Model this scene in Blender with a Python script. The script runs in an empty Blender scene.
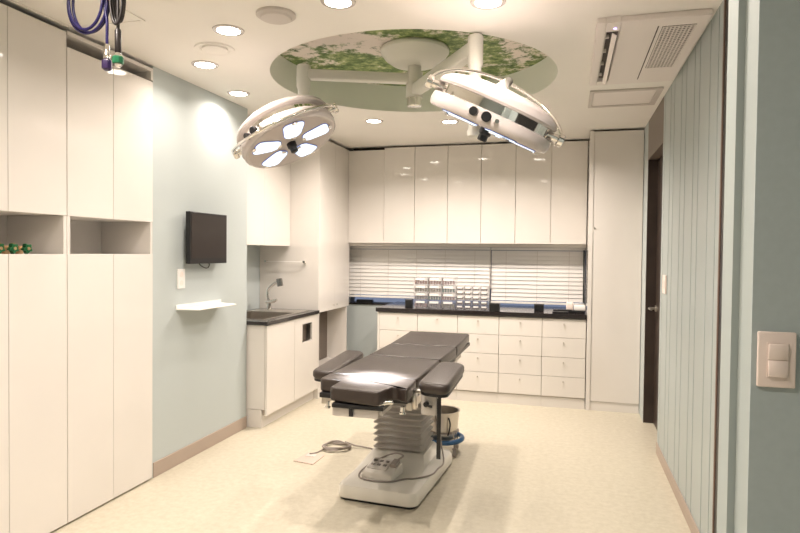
import bpy, bmesh, math, random
from mathutils import Vector, Matrix
R = math.radians
sc = bpy.context.scene
C = sc.collection
random.seed(7)

# ------------------------------------------------------------------ camera, world, lights, exposure
cam_d = bpy.data.cameras.new('camera'); cam = bpy.data.objects.new('camera', cam_d); C.objects.link(cam)
cr, cu, cf = Vector((.9648, .2629, .0106)), Vector((-.0164, .0198, .9997)), Vector((-.2626, .9646, -.0234))
M = Matrix.Identity(4)
for i, v in enumerate((cr, cu, -cf)):
    for j in range(3): M[j][i] = v[j]
M.translation = Vector((0, 0, 1.5))
cam.matrix_world = M
cam_d.sensor_width = 36; cam_d.lens = 614.66 / 800 * 36; cam_d.clip_start = .05
sc.camera = cam
w = bpy.data.worlds.new('dusk'); sc.world = w; w.use_nodes = True
w.node_tree.nodes['Background'].inputs[0].default_value = (.46, .55, .80, 1)
w.node_tree.nodes['Background'].inputs[1].default_value = .4
sc.view_settings.view_transform = 'Standard'; sc.view_settings.look = 'None'
sc.view_settings.gamma = 1; sc.view_settings.use_curve_mapping = False
sc.view_settings.exposure = 0.05
WARM = (1, .877, .785)
DOWN_W = 11.8
COR_FILL_W = 24
LAMP_W = 16.0
CZ = 2.686
DC = (-1.045, 4.13); DR = .965

def disk_light(name, x, y, z, power, size=.045, col=WARM):
    l = bpy.data.lights.new(name, 'AREA'); l.shape = 'DISK'; l.size = size; l.energy = power; l.color = col; l.spread = R(150)
    o = bpy.data.objects.new(name, l); C.objects.link(o); o.location = (x, y, z); return o
ring = [(DC[0] + 1.37 * math.cos(R(a)), DC[1] + 1.37 * math.sin(R(a))) for a in (237.5, 269, 299, 208, 178, 148, 119, 90, 60)]
near = [(-1.9, 1.9), (-1.0, 1.6), (-.15, 2.0)]  # added fill lamps out of view, built like the ceiling downlights
corr_fill = [(-.9, .1)]  # added fill lamp behind the camera, brightens the near wall
POW = (.85, .9, .65, .45, .48, .65, 1.7, 1.95, 2.2, .5, 1.3, 2.1)
for (x, y), pw in zip(ring + near, POW): disk_light('downlight_glow', x, y, CZ - .016, DOWN_W * pw)
for x, y in corr_fill: disk_light('downlight_glow', x, y, CZ - .016, COR_FILL_W)

# ------------------------------------------------------------------ materials
def mat(name, col, rough=.5, metal=0, spec=.5, emit=None, estr=0, coat=0, trans=0, noise=None, bump=None, ior=1.45):
    m = bpy.data.materials.new(name); m.use_nodes = True; nt = m.node_tree; b = nt.nodes['Principled BSDF']
    b.inputs['Base Color'].default_value = (*col, 1); b.inputs['Roughness'].default_value = rough
    b.inputs['Metallic'].default_value = metal; b.inputs['Specular IOR Level'].default_value = spec
    b.inputs['Coat Weight'].default_value = coat; b.inputs['Coat Roughness'].default_value = .05
    b.inputs['Transmission Weight'].default_value = trans; b.inputs['IOR'].default_value = ior
    if emit: b.inputs['Emission Color'].default_value = (*emit, 1); b.inputs['Emission Strength'].default_value = estr
    tc = nt.nodes.new('ShaderNodeTexCoord')
    if noise:
        sc_, amt = noise
        n = nt.nodes.new('ShaderNodeTexNoise'); n.inputs['Scale'].default_value = sc_; n.inputs['Detail'].default_value = 4
        nt.links.new(tc.outputs['Object'], n.inputs['Vector'])
        r = nt.nodes.new('ShaderNodeValToRGB')
        r.color_ramp.elements[0].position = .35; r.color_ramp.elements[1].position = .65
        r.color_ramp.elements[0].color = (*[c * (1 - amt) for c in col], 1); r.color_ramp.elements[1].color = (*[min(1, c * (1 + amt)) for c in col], 1)
        nt.links.new(n.outputs['Fac'], r.inputs['Fac']); nt.links.new(r.outputs['Color'], b.inputs['Base Color'])
    if bump:
        sc_, st = bump
        n = nt.nodes.new('ShaderNodeTexNoise'); n.inputs['Scale'].default_value = sc_
        nt.links.new(tc.outputs['Object'], n.inputs['Vector'])
        bp = nt.nodes.new('ShaderNodeBump'); bp.inputs['Strength'].default_value = st; bp.inputs['Distance'].default_value = .002
        nt.links.new(n.outputs['Fac'], bp.inputs['Height']); nt.links.new(bp.outputs['Normal'], b.inputs['Normal'])
    return m
WHITE = mat('glossy_cabinet_lacquer', (.76, .725, .68), .04, spec=.55, noise=(3, .01))
WHITEM = mat('matte_white_panel', (.74, .705, .66), .5)
CARC = mat('cabinet_carcass', (.66, .60, .52), .5)
CEIL = mat('ceiling_paint', (.91, .88, .83), .85, noise=(2, .01))
BLUE = mat('pale_blue_grey_wallpaper', (.50, .55, .545), .6, noise=(220, .03), bump=(300, .15))
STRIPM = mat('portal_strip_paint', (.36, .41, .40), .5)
BLUED = mat('blue_grey_paint', (.43, .50, .51), .6, noise=(60, .02))
GROOVE = mat('panel_groove', (.10, .17, .18), .6)
PANEL = mat('grooved_panel_laminate', (.40, .455, .45), .35, noise=(2, .02))
SKIRT = mat('beige_skirting', (.42, .34, .28), .5)
DARKB = mat('dark_brown_door', (.045, .032, .026), .35, noise=(6, .15))
MIDB = mat('brown_transom', (.17, .135, .11), .4)
BROWNT = mat('brown_trim', (.16, .10, .075), .45)
BLACK = mat('black_plastic', (.012, .012, .013), .35)
COUNT = mat('black_stone_worktop', (.022, .018, .018), .12, noise=(250, .5))
STEEL = mat('brushed_steel', (.62, .58, .53), .28, 1, bump=(80, .1))
CHROME = mat('chrome', (.85, .83, .80), .08, 1)
LEATHER = mat('dark_taupe_vinyl', (.040, .030, .025), .33, spec=.5, bump=(260, .25))
BELLOW = mat('grey_bellows_fabric', (.46, .43, .40), .33, bump=(60, .3))
BASEW = mat('cream_gloss_plastic', (.80, .77, .70), .15, coat=.4)
GREYP = mat('light_grey_enamel', (.60, .56, .52), .35)
LAMPW = mat('lamp_white_enamel', (.66, .60, .58), .25, coat=.3)
LAMPF = mat('lamp_face_grey', (.60, .53, .50), .35)
ARMW = mat('arm_white_enamel', (.78, .77, .70), .35)
LENS = mat('lit_lens', (.9, .95, 1), .2, emit=(.62, .78, 1), estr=1.15)
DLM = mat('lit_diffuser', (1, .97, .9), .4, emit=(1, .93, .82), estr=22)
VENTW = mat('air_unit_plastic', (.86, .80, .76), .4)
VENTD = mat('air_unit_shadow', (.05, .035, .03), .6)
GRAYV = mat('grey_vent_plate', (.62, .57, .53), .5)
RECW = mat('recess_side_paint', (.84, .86, .78), .7)
SCREEN = mat('dark_screen', (.022, .015, .013), .3)
BLINDM = mat('blind_slat_white', (.88, .86, .83), .4)
ACR = mat('clear_acrylic', (.80, .77, .78), .2, spec=.3); 
ACR.node_tree.nodes['Principled BSDF'].inputs['Alpha'].default_value = .10
LABELM = mat('white_label', (.85, .83, .80), .5)
GREEN = mat('green_enamel', (.006, .10, .03), .35)
BRASS = mat('brass', (.62, .42, .24), .3, .8)
VIOLET = mat('violet_hose_rubber', (.016, .012, .085), .35)
VIOLC = mat('violet_collar', (.035, .018, .08), .3)
HOSEB = mat('black_hose_rubber', (.02, .016, .016), .4)
GRNC = mat('green_collar', (.012, .16, .07), .35)
RED = mat('red_tag', (.6, .03, .02), .4)
BLUEB = mat('blue_rubber_bumper', (.02, .09, .21), .4)
CABLE = mat('grey_cable', (.31, .27, .24), .5)
PINKP = mat('pinkish_floor_plate', (.60, .47, .40), .5)
SWITCH = mat('pinkish_white_switch', (.90, .78, .72), .35)
GLASS = mat('window_glass', (1, 1, 1), .02, trans=1, ior=1.05)
WFRAME = mat('window_frame_grey', (.25, .27, .32), .4)
GOODS = [mat('goods_' + n, tuple(v * .4 for v in c), .5) for n, c in (('ochre', (.42, .26, .12)), ('olive', (.22, .23, .12)), ('rust', (.35, .13, .08)), ('teal', (.07, .22, .20)), ('grey', (.30, .30, .31)), ('rose', (.50, .30, .30)), ('pale', (.6, .58, .6)))]

BUTM = mat('dark_grey_button', (.16, .14, .13), .4)
DGOODS = mat('dark_brown_goods', (.05, .033, .026), .5)
FRINGE = mat('violet_blue_lens_bezel', (.34, .38, .78), .25)  # refraction fringe of the lit lenses, painted as a violet-blue rim
# floor: cream speckled vinyl
FLOOR = mat('cream_vinyl', (.70, .61, .44), .38, bump=(40, .08))
nt = FLOOR.node_tree; b = nt.nodes['Principled BSDF']
tc = nt.nodes.new('ShaderNodeTexCoord'); n1 = nt.nodes.new('ShaderNodeTexNoise'); n1.inputs['Scale'].default_value = 26; n1.inputs['Detail'].default_value = 8; n1.inputs['Roughness'].default_value = .7
rp = nt.nodes.new('ShaderNodeValToRGB'); rp.color_ramp.elements[0].position = .35; rp.color_ramp.elements[1].position = .68
rp.color_ramp.elements[0].color = (.51, .465, .36, 1); rp.color_ramp.elements[1].color = (.61, .565, .455, 1)
nt.links.new(tc.outputs['Object'], n1.inputs['Vector']); nt.links.new(n1.outputs['Fac'], rp.inputs['Fac']); nt.links.new(rp.outputs['Color'], b.inputs['Base Color'])

# printed foliage panel
LEAF = mat('foliage_print', (.3, .4, .2), .6)
nt = LEAF.node_tree; b = nt.nodes['Principled BSDF']; L = nt.links
tc = nt.nodes.new('ShaderNodeTexCoord')
def noise_(s, d, ro=.6):
    n = nt.nodes.new('ShaderNodeTexNoise'); n.inputs['Scale'].default_value = s; n.inputs['Detail'].default_value = d; n.inputs['Roughness'].default_value = ro
    L.new(tc.outputs['Object'], n.inputs['Vector']); return n
def ramp_(fac, stops):
    r = nt.nodes.new('ShaderNodeValToRGB')
    while len(r.color_ramp.elements) < len(stops): r.color_ramp.elements.new(.5)
    for e, (p, c) in zip(r.color_ramp.elements, stops): e.position = p; e.color = (*c, 1)
    L.new(fac, r.inputs['Fac']); return r
big = noise_(1.7, 7, .6); fine = noise_(11, 9, .8)
leafc = ramp_(fine.outputs['Fac'], [(.34, (.035, .07, .02)), (.47, (.14, .22, .07)), (.56, (.36, .43, .17)), (.66, (.75, .75, .50))])
mixv = nt.nodes.new('ShaderNodeMath'); mixv.operation = 'MULTIPLY_ADD'; mixv.inputs[1].default_value = .55
L.new(fine.outputs['Fac'], mixv.inputs[0]); L.new(big.outputs['Fac'], mixv.inputs[2])
msk = ramp_(mixv.outputs[0], [(.775, (1, 1, 1)), (.835, (0, 0, 0))])
mx = nt.nodes.new('ShaderNodeMix'); mx.data_type = 'RGBA'
L.new(msk.outputs['Color'], mx.inputs[0]); L.new(leafc.outputs['Color'], mx.inputs[7]); mx.inputs[6].default_value = (.82, .74, .68, 1)
L.new(mx.outputs[2], b.inputs['Base Color'])

# ------------------------------------------------------------------ mesh helpers (world coordinates unless the thing has its own frame)
WM = {}
def box(bm, x0, x1, y0, y1, z0, z1, bev=0, seg=2):
    vs = [bm.verts.new((x, y, z)) for x in (x0, x1) for y in (y0, y1) for z in (z0, z1)]
    fs = [bm.faces.new([vs[i] for i in q]) for q in ((0, 1, 3, 2), (4, 6, 7, 5), (0, 4, 5, 1), (2, 3, 7, 6), (0, 2, 6, 4), (1, 5, 7, 3))]
    if bev: 
        es = list({e for f in fs for e in f.edges})
        bmesh.ops.bevel(bm, geom=es, offset=bev, segments=seg, profile=.5, affect='EDGES')
    return vs
def B(*a, **k):
    bm = bmesh.new(); box(bm, *a, **k); return bm
def prism(bm, pts, z0, z1, bev=0, seg=3):
    lo = [bm.verts.new((x, y, z0)) for x, y in pts]; hi = [bm.verts.new((x, y, z1)) for x, y in pts]
    n = len(pts); fs = [bm.faces.new(hi), bm.faces.new(lo[::-1])]
    for i in range(n): fs.append(bm.faces.new((lo[i], lo[(i + 1) % n], hi[(i + 1) % n], hi[i])))
    if bev: bmesh.ops.bevel(bm, geom=list({e for f in fs for e in f.edges}), offset=bev, segments=seg, profile=.5, affect='EDGES')
def lathe(bm, prof, seg=32, mtx=None, cap=True):
    rings = []
    for r, z in prof:
        ring_ = []
        for i in range(seg):
            a = 2 * math.pi * i / seg; v = Vector((r * math.cos(a), r * math.sin(a), z))
            ring_.append(bm.verts.new(mtx @ v if mtx else v))
        rings.append(ring_)
    for a, b_ in zip(rings, rings[1:]):
        for i in range(seg): bm.faces.new((a[i], a[(i + 1) % seg], b_[(i + 1) % seg], b_[i]))
    if cap:
        bm.faces.new(rings[0][::-1]); bm.faces.new(rings[-1])
def tube(bm, pts, r, seg=8, closed=False):
    pts = [Vector(p) for p in pts]; n = len(pts); rings = []
    t0 = (pts[1] - pts[0]).normalized(); up = Vector((0, 0, 1)) if abs(t0.z) < .9 else Vector((1, 0, 0))
    u = t0.cross(up).normalized()
    for i in range(n):
        if closed: t = (pts[(i + 1) % n] - pts[i - 1]).normalized()
        else: t = (pts[min(i + 1, n - 1)] - pts[max(i - 1, 0)]).normalized()
        u = (u - t * u.dot(t)).normalized(); v = t.cross(u)
        rr = r[i] if isinstance(r, (list, tuple)) else r
        rings.append([bm.verts.new(pts[i] + (u * math.cos(2 * math.pi * k / seg) + v * math.sin(2 * math.pi * k / seg)) * rr) for k in range(seg)])
    m = n if closed else n - 1
    for i in range(m):
        a, b_ = rings[i], rings[(i + 1) % n]
        for k in range(seg): bm.faces.new((a[k], a[(k + 1) % seg], b_[(k + 1) % seg], b_[k]))
    if not closed: bm.faces.new(rings[0][::-1]); bm.faces.new(rings[-1])
def cyl(bm, p, q, r, seg=20, bev=0):
    p, q = Vector(p), Vector(q); d = q - p; m = Matrix.Translation(p) @ d.to_track_quat('Z', 'Y').to_matrix().to_4x4()
    L_ = d.length; c = min(r, L_) * .12 if bev == 0 else bev
    lathe(bm, [(r - c, 0), (r, c), (r, L_ - c), (r - c, L_)], seg, m)
def smooth_path(pts, k=8):
    pts = [Vector(p) for p in pts]; out = []
    P = [pts[0] * 2 - pts[1]] + pts + [pts[-1] * 2 - pts[-2]]
    for i in range(1, len(P) - 2):
        for j in range(k):
            t = j / k; a, b_, c, d = P[i - 1:i + 3]
            out.append(.5 * ((2 * b_) + (c - a) * t + (2 * a - 5 * b_ + 4 * c - d) * t * t + (3 * b_ - a - 3 * c + d) * t ** 3))
    return out + [pts[-1]]
def obj(name, bm, m, parent=None, smooth=None, local=False):
    if parent is not None and not local: bmesh.ops.transform(bm, matrix=WM[parent.name].inverted(), verts=bm.verts)
    bmesh.ops.recalc_face_normals(bm, faces=bm.faces)
    me = bpy.data.meshes.new(name); bm.to_mesh(me); bm.free(); me.materials.append(m)
    o = bpy.data.objects.new(name, me); C.objects.link(o)
    if parent is not None: o.parent = parent; WM[o.name] = WM[parent.name]
    else: WM[o.name] = Matrix.Identity(4)
    if smooth:
        for p in me.polygons: p.use_smooth = True
        me.set_sharp_from_angle(angle=R(smooth))
    return o
def tag(o, label, cat, group=None):
    o['label'] = label; o['category'] = cat
    if group: o['group'] = group
    return o
def thing(name, label, cat, loc=(0, 0, 0), group=None, mtx=None):
    o = bpy.data.objects.new(name, None); C.objects.link(o); o.empty_display_size = .1
    m = mtx if mtx is not None else Matrix.Translation(loc)
    o.matrix_world = m; WM[o.name] = m.copy()
    return tag(o, label, cat, group)
def struct(name, bm, m, parent=None, smooth=None):
    o = obj(name, bm, m, parent, smooth)
    if parent is None: o['kind'] = 'structure'
    return o

# ------------------------------------------------------------------ room shell
XR = .677
struct('floor', B(-3.3, 1.6, -1.6, 7.15, -.08, 0), FLOOR)
# ceiling with the round recess
bm = bmesh.new(); N = 96; x0, x1, y0, y1 = -3.3, 1.6, -1.6, 7.15
ci, co = [], []
for i in range(N):
    a = 2 * math.pi * i / N; c, s = math.cos(a), math.sin(a)
    ci.append((DC[0] + DR * c, DC[1] + DR * s))
    t = min(((x1 if c > 0 else x0) - DC[0]) / c if abs(c) > 1e-6 else 1e9, ((y1 if s > 0 else y0) - DC[1]) / s if abs(s) > 1e-6 else 1e9)
    co.append((DC[0] + t * c, DC[1] + t * s))
for z, rev in ((CZ, 0), (CZ + .05, 1)):
    vi = [bm.verts.new((*p, z)) for p in ci]; vo = [bm.verts.new((*p, z)) for p in co]
    for i in range(N):
        j = (i + 1) % N; bm.faces.new((vi[i], vi[j], vo[j], vo[i]) if rev else (vi[i], vo[i], vo[j], vi[j]))
    for cx, cy in ((x0, y0), (x1, y0), (x0, y1), (x1, y1)):
        k = None
        for i in range(N):
            j = (i + 1) % N
            a_, b_ = co[i], co[j]
            if abs(a_[0] - b_[0]) > 1e-6 and abs(a_[1] - b_[1]) > 1e-6 and (a_[0] == cx or abs(a_[0] - cx) < 1e-6 or abs(b_[0] - cx) < 1e-6) and (abs(a_[1] - cy) < 1e-6 or abs(b_[1] - cy) < 1e-6):
                bm.faces.new((vo[i], bm.verts.new((cx, cy, z)), vo[j]))
struct('ceiling', bm, CEIL)
bm = bmesh.new()
lathe(bm, [(DR, CZ), (DR, CZ + .215), (DR + .03, CZ + .215), (DR + .03, CZ)], 96, Matrix.Translation((DC[0], DC[1], 0)), cap=False)
struct('trim_1', bm, RECW, smooth=40)
bm = bmesh.new(); lathe(bm, [(DR + .03, CZ + .2151), (DR + .03, CZ + .235)], 96, Matrix.Translation((DC[0], DC[1], 0)))
tag(obj('ceiling_mural', bm, LEAF), 'round printed panel of green tree leaves and pale sky inside the ceiling recess', 'mural')
# walls
bm = bmesh.new(); box(bm, -3.25, -2.605, 3.436, 4.655, 0, CZ); struct('wall_left', bm, BLUE)
struct('wall_left_niche', B(-3.25, -3.085, 4.655, 6.97, 0, CZ), BLUE)
struct('wall_left_front', B(-3.25, -3.1, -1.6, 3.436, 0, CZ), WHITEM)
struct('wall_rear', B(-3.25, 1.6, -1.6, -1.5, 0, CZ), BLUED)
bm = bmesh.new()
box(bm, -3.12, .70, 6.97, 7.12, 0, .883); box(bm, -3.12, .70, 6.97, 7.12, 1.57, CZ); box(bm, -3.12, -2.53, 6.97, 7.12, .883, 1.57); box(bm, .21, .70, 6.97, 7.12, .883, 1.57)
struct('wall_back', bm, BLUE)
# window behind the blinds
wf = obj('window_1', bm_ := B(-2.53, .21, 7.03, 7.08, .883, .897), WFRAME); wf['kind'] = 'structure'
bm = bmesh.new(); box(bm, -2.53, .21, 7.03, 7.08, 1.53, 1.57); 
for x in (-2.53, -.855, .17): box(bm, x, x + .04, 7.03, 7.08, .897, 1.53)
obj('window_frame', bm, WFRAME, wf); obj('window_pane', B(-2.49, .17, 7.052, 7.056, .897, 1.53), GLASS, wf)
obj('window_sill', B(-2.53, -1.935, 6.955, 7.03, .872, .885, bev=.003), COUNT, wf)
# right wall: grooved panels
gy = [4.894, 4.634, 4.484, 4.211, 4.054, 3.802, 3.66, 3.408, 3.232]
ys = [4.97] + gy + [3.14]
bm = bmesh.new(); box(bm, XR + .012, XR + .12, 3.14, 4.97, 0, CZ)
struct('wall_right', bm, GROOVE)
bm = bmesh.new()
for a, b_ in zip(ys, ys[1:]):
    ya = a - (0 if a == 4.97 else .008); yb = b_ + (0 if b_ == 3.14 else .008)
    box(bm, XR, XR + .0125, yb, ya, .0, CZ, bev=.0015, seg=1)
struct('trim_2', bm, PANEL)
struct('baseboard_right', B(XR - .008, XR, 3.14, 4.97, 0, .085, bev=.002, seg=1), SKIRT)
struct('baseboard_left', B(-2.605, -2.597, 3.44, 4.654, 0, .10, bev=.002, seg=1), SKIRT)
# far door recess in right wall
struct('wall_right_far', B(XR, XR + .12, 5.875, 6.97, 0, CZ), BLUE)
struct('trim_3', B(XR, XR + .12, 4.972, 5.873, 2.34, CZ), MIDB)                # transom board over the door
d1 = struct('door_1', B(.76, .80, 4.97, 5.84, .005, 2.338), DARKB)
bm = bmesh.new(); box(bm, XR, .80, 5.842, 5.873, 0, 2.338); obj('door_frame', bm, DARKB, d1)
bm = bmesh.new(); cyl(bm, (.76, 5.78, 1.03), (.748, 5.78, 1.03), .03); cyl(bm, (.75, 5.78, 1.03), (.70, 5.78, 1.03), .011)
tube(bm, smooth_path([(.704, 5.785, 1.03), (.698, 5.76, 1.03), (.700, 5.70, 1.03), (.702, 5.65, 1.028)]), .010, 10)
obj('door_handle', bm, STEEL, d1, 40)
# near side trim and a black sheet for the dark opening in the right wall
struct('wall_right_near', B(XR + .06, XR + .2, 1.42, 3.02, 0, CZ), BLUED)
struct('trim_4', B(XR - .003, XR + .10, 3.119, 3.138, 0, CZ), BROWNT)
d2 = struct('door_2', B(XR + .001, XR + .058, 2.06, 3.118, .005, CZ - .02), BLACK)  # black sheet standing in for the unlit opening beside the brown trim
# near portal: stepped reveal and the wall with the switch
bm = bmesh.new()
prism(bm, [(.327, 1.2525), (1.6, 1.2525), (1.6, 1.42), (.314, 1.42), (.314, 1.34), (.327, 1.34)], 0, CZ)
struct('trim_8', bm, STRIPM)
struct('wall_front', B(.327, 1.6, 1.25, 1.2523, 0, CZ), BLUED)
struct('wall_right_corridor', B(1.5, 1.6, -1.5, 1.25, 0, CZ), BLUED)

# ------------------------------------------------------------------ left storage wall
XC = -2.590
def storage(y0, y1, ym, top, label, slot):
    t = thing('storage_cabinet', label, 'cabinet', (XC, (y0 + y1) / 2, 0), 'full-height white storage cabinets')
    bm = bmesh.new(); xb = -3.05; f = XC - .022
    box(bm, xb, f, y0, y0 + .018, 0, 2.66); box(bm, xb, f, y1 - .018, y1, 0, 2.66); box(bm, xb, xb + .018, y0 + .018, y1 - .018, .0, 2.66)
    box(bm, xb + .018, f, y0 + .018, y1 - .018, 0, .02); box(bm, xb + .018, f, y0 + .018, y1 - .018, 2.54, 2.56)
    obj('carcass', bm, CARC, t)
    bm = bmesh.new(); box(bm, -2.97, XC - .0205, y0 + .036, y1 - .036, 1.452, 1.470); box(bm, -2.97, XC - .0205, y0 + .036, y1 - .036, 1.677, 1.692)
    box(bm, -2.97, XC - .003, y0 + .001, y0 + .022, 1.4705, 1.6765); box(bm, -2.97, XC - .003, y1 - .022, y1 - .001, 1.4705, 1.6765); box(bm, -2.985, -2.97, y0 + .002, y1 - .002, 1.452, 1.692)
    obj('open_shelf', bm, WHITEM, t)
    for a, b_ in ((y0, ym), (ym, y1)):
        obj('door', B(XC - .02, XC, a + .0013, b_ - .0013, .012, 1.4705, bev=.0015, seg=1), WHITE, t)
        obj('door', B(XC - .02, XC, a + .0013, b_ - .0013, 1.676, top, bev=.0015, seg=1), WHITE, t)
    if slot:
        bm = bmesh.new(); box(bm, XC - .30, XC, y0 + .002, y1, 2.640, 2.662, bev=.001, seg=1); box(bm, XC - .30, XC, y1 - .02, y1, 2.584, 2.640)
        obj('header_rail', bm, WHITEM, t)
    return t
storage(1.99, 2.713, 2.354, 2.652, 'tall white storage cabinet at the left picture edge, green valve handles in its cubby', 0)
storage(2.715, 3.42, 3.062, 2.576, 'tall white storage cabinet beside the blue wall, empty cubby and dark slot on top', 1)
struct('trim_5', B(-3.05, XC, -1.0, 1.985, 0, 2.66), WHITEM)
# gas valves
for i, (y, lb) in enumerate(((2.335, 'green lobed valve handle cut by the left picture edge'), (2.412, 'green lobed valve handle in the middle of the three'), (2.491, 'green lobed valve handle furthest right in the cubby'))):
    z = 1.498; t = thing('gas_valve', lb, 'valve', (-2.66, y, 1.47), 'green valve handles in the cubby')
    mt = Matrix.Translation((-2.625, y, z)) @ Matrix.Rotation(R(90), 4, 'Y')
    bm = bmesh.new(); pts = []
    for k in range(60):
        a = 2 * math.pi * k / 60; r = .0215 + .0062 * math.cos(5 * a + .6); pts.append((r * math.cos(a), r * math.sin(a)))
    prism(bm, pts, -.011, .011, bev=.003, seg=2); bmesh.ops.transform(bm, matrix=mt, verts=bm.verts); obj('handwheel', bm, GREEN, t, 50)
    bm = bmesh.new(); cyl(bm, (-2.616, y, z), (-2.609, y, z), .008); obj('hub_cap', bm, BRASS, t, 40)
    bm = bmesh.new(); cyl(bm, (-2.66, y, z), (-2.636, y, z), .007); box(bm, -2.70, -2.66, y - .014, y + .014, 1.4705, 1.512, bev=.003)
    cyl(bm, (-2.68, y - .030, 1.4705), (-2.68, y - .030, 1.525), .010); cyl(bm, (-2.68, y - .030, 1.495), (-2.68, y - .01, 1.495), .007)
    obj('valve_body', bm, BRASS, t, 40)

# ------------------------------------------------------------------ things on the blue wall
t = thing('wall_monitor', 'black flat screen monitor mounted on the pale blue wall', 'monitor', (-2.53, 3.957, 1.585))
obj('bezel', B(-2.565, -2.53, 3.735, 4.215, 1.402, 1.769, bev=.004), BLACK, t)
obj('screen', B(-2.531, -2.5285, 3.753, 4.197, 1.440, 1.752), SCREEN, t)
obj('wall_mount', B(-2.605, -2.565, 3.88, 4.03, 1.48, 1.68, bev=.003), BLACK, t)
bm = bmesh.new(); tube(bm, smooth_path([(-2.58, 3.90, 1.42), (-2.56, 3.91, 1.39), (-2.555, 3.96, 1.37), (-2.555, 4.00, 1.372), (-2.56, 4.02, 1.40), (-2.59, 4.0, 1.42)]), .004, 8); obj('cable', bm, BLACK, t, 60)
t = thing('wall_socket', 'small white double socket plate on the pale blue wall left of the monitor', 'socket', (-2.62, 3.736, 1.3))
obj('face_plate', B(-2.605, -2.596, 3.694, 3.779, 1.230, 1.366, bev=.003), LABELM, t)
for z in (1.268, 1.328):
    bm = bmesh.new(); cyl(bm, (-2.596, 3.736, z), (-2.5945, 3.736, z), .019); obj('outlet', bm, SWITCH, t, 40)
t = thing('wall_shelf', 'thin white metal wall shelf with bare top below the monitor', 'shelf', (-2.62, 3.98, 1.09))
bm = bmesh.new(); prism(bm, [(-2.605, 3.68), (-2.43, 3.70), (-2.43, 4.19), (-2.605, 4.26)], 1.084, 1.092, bev=.002, seg=1)
obj('shelf_plate', bm, LABELM, t); obj('back_flange', B(-2.605, -2.597, 3.68, 4.25, 1.0925, 1.118, bev=.002, seg=1), LABELM, t)

# ------------------------------------------------------------------ sink unit
XS = -2.425
t = thing('sink_cabinet', 'white two-door base cabinet under the sink with a small square opening', 'cabinet', (-2.75, 5.24, 0))
bm = bmesh.new(); box(bm, -3.08, XS - .022, 4.695, 4.713, .155, .872); box(bm, -3.08, XS - .022, 5.765, 5.778, .10, .872); box(bm, -3.08, XS - .022, 4.713, 5.765, .10, .12)
box(bm, -2.56, XS - .03, 4.713, 5.765, .12, .30); obj('carcass', bm, CARC, t)
obj('end_panel', B(-3.08, XS - .022, 4.677, 4.694, .155, .872, bev=.001, seg=1), WHITE, t)
obj('door', B(XS - .02, XS, 4.68, 5.222, .108, .868, bev=.0015, seg=1), WHITE, t)
bm = bmesh.new()
oy0, oy1, oz0, oz1 = 5.395, 5.625, .625, .80
box(bm, XS - .02, XS, 5.226, oy0, .108, .868); box(bm, XS - .02, XS, oy1, 5.776, .108, .868); box(bm, XS - .02, XS, oy0, oy1, .108, oz0); box(bm, XS - .02, XS, oy0, oy1, oz1, .868)
obj('door', bm, WHITE, t)
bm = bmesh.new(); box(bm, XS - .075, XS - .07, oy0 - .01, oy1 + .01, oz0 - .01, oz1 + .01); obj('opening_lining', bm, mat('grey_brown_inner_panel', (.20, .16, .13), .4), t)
bm = bmesh.new(); box(bm, -3.08, -2.475, 4.68, 4.70, 0, .152); box(bm, -2.50, -2.475, 4.70, 5.778, 0, .098); obj('plinth', bm, WHITEM, t)
# worktop with hole for the basin
t = thing('sink_worktop', 'dark stone worktop holding the steel sink', 'worktop', (-2.77, 5.24, .873))
bm = bmesh.new(); bx = (-2.99, -2.52, 4.80, 5.42)
for a in ((-3.083, -2.413, 4.66, bx[2]), (-3.083, -2.413, bx[3], 5.778), (-3.083, bx[0], bx[2], bx[3]), (bx[1], -2.413, bx[2], bx[3])): box(bm, *a, .873, .903)
obj('stone_slab', bm, COUNT, t)
t = thing('sink_basin', 'rectangular stainless steel sink set in the dark worktop', 'sink', (-2.78, 5.1, .9))
bm = bmesh.new(); e = .028
for a in ((bx[0] - e, bx[1] + e, bx[2] - e, bx[2]), (bx[0] - e, bx[1] + e, bx[3], bx[3] + .26), (bx[0] - e, bx[0], bx[2], bx[3]), (bx[1], bx[1] + e, bx[2], bx[3])): box(bm, *a, .9035, .908)
for a in ((bx[0], bx[0] + .004, bx[2], bx[3]), (bx[1] - .004, bx[1], bx[2], bx[3]), (bx[0], bx[1], bx[2], bx[2] + .004), (bx[0], bx[1], bx[3] - .004, bx[3])): box(bm, *a, .73, .9035)
box(bm, bx[0], bx[1], bx[2], bx[3], .726, .73); obj('bowl', bm, STEEL, t)
bm = bmesh.new(); cyl(bm, (-2.78, 5.1, .7305), (-2.78, 5.1, .735), .04); obj('drain', bm, CHROME, t, 40)
t = thing('sink_faucet', 'chrome gooseneck faucet standing at the back of the sink', 'faucet', (-2.87, 5.58, .904))
bm = bmesh.new(); cyl(bm, (-2.87, 5.58, .904), (-2.87, 5.58, .915), .032); cyl(bm, (-2.87, 5.58, .915), (-2.87, 5.58, 1.0), .024); obj('body', bm, CHROME, t, 40)
bm = bmesh.new(); tube(bm, smooth_path([(-2.87, 5.58, .99), (-2.885, 5.57, 1.06), (-2.875, 5.57, 1.12), (-2.81, 5.56, 1.17), (-2.75, 5.55, 1.20)]), .014, 12); obj('spout', bm, CHROME, t, 60)
bm = bmesh.new(); cyl(bm, (-2.75, 5.55, 1.225), (-2.735, 5.55, 1.15), .030); obj('spray_head', bm, mat('dark_chrome', (.35, .34, .33), .2, 1), t, 40)
bm = bmesh.new(); tube(bm, [(-2.90, 5.57, .985), (-2.81, 5.56, 1.0), (-2.77, 5.55, 1.015)], [.015, .017, .010], 12); obj('lever', bm, CHROME, t, 50)
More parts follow.
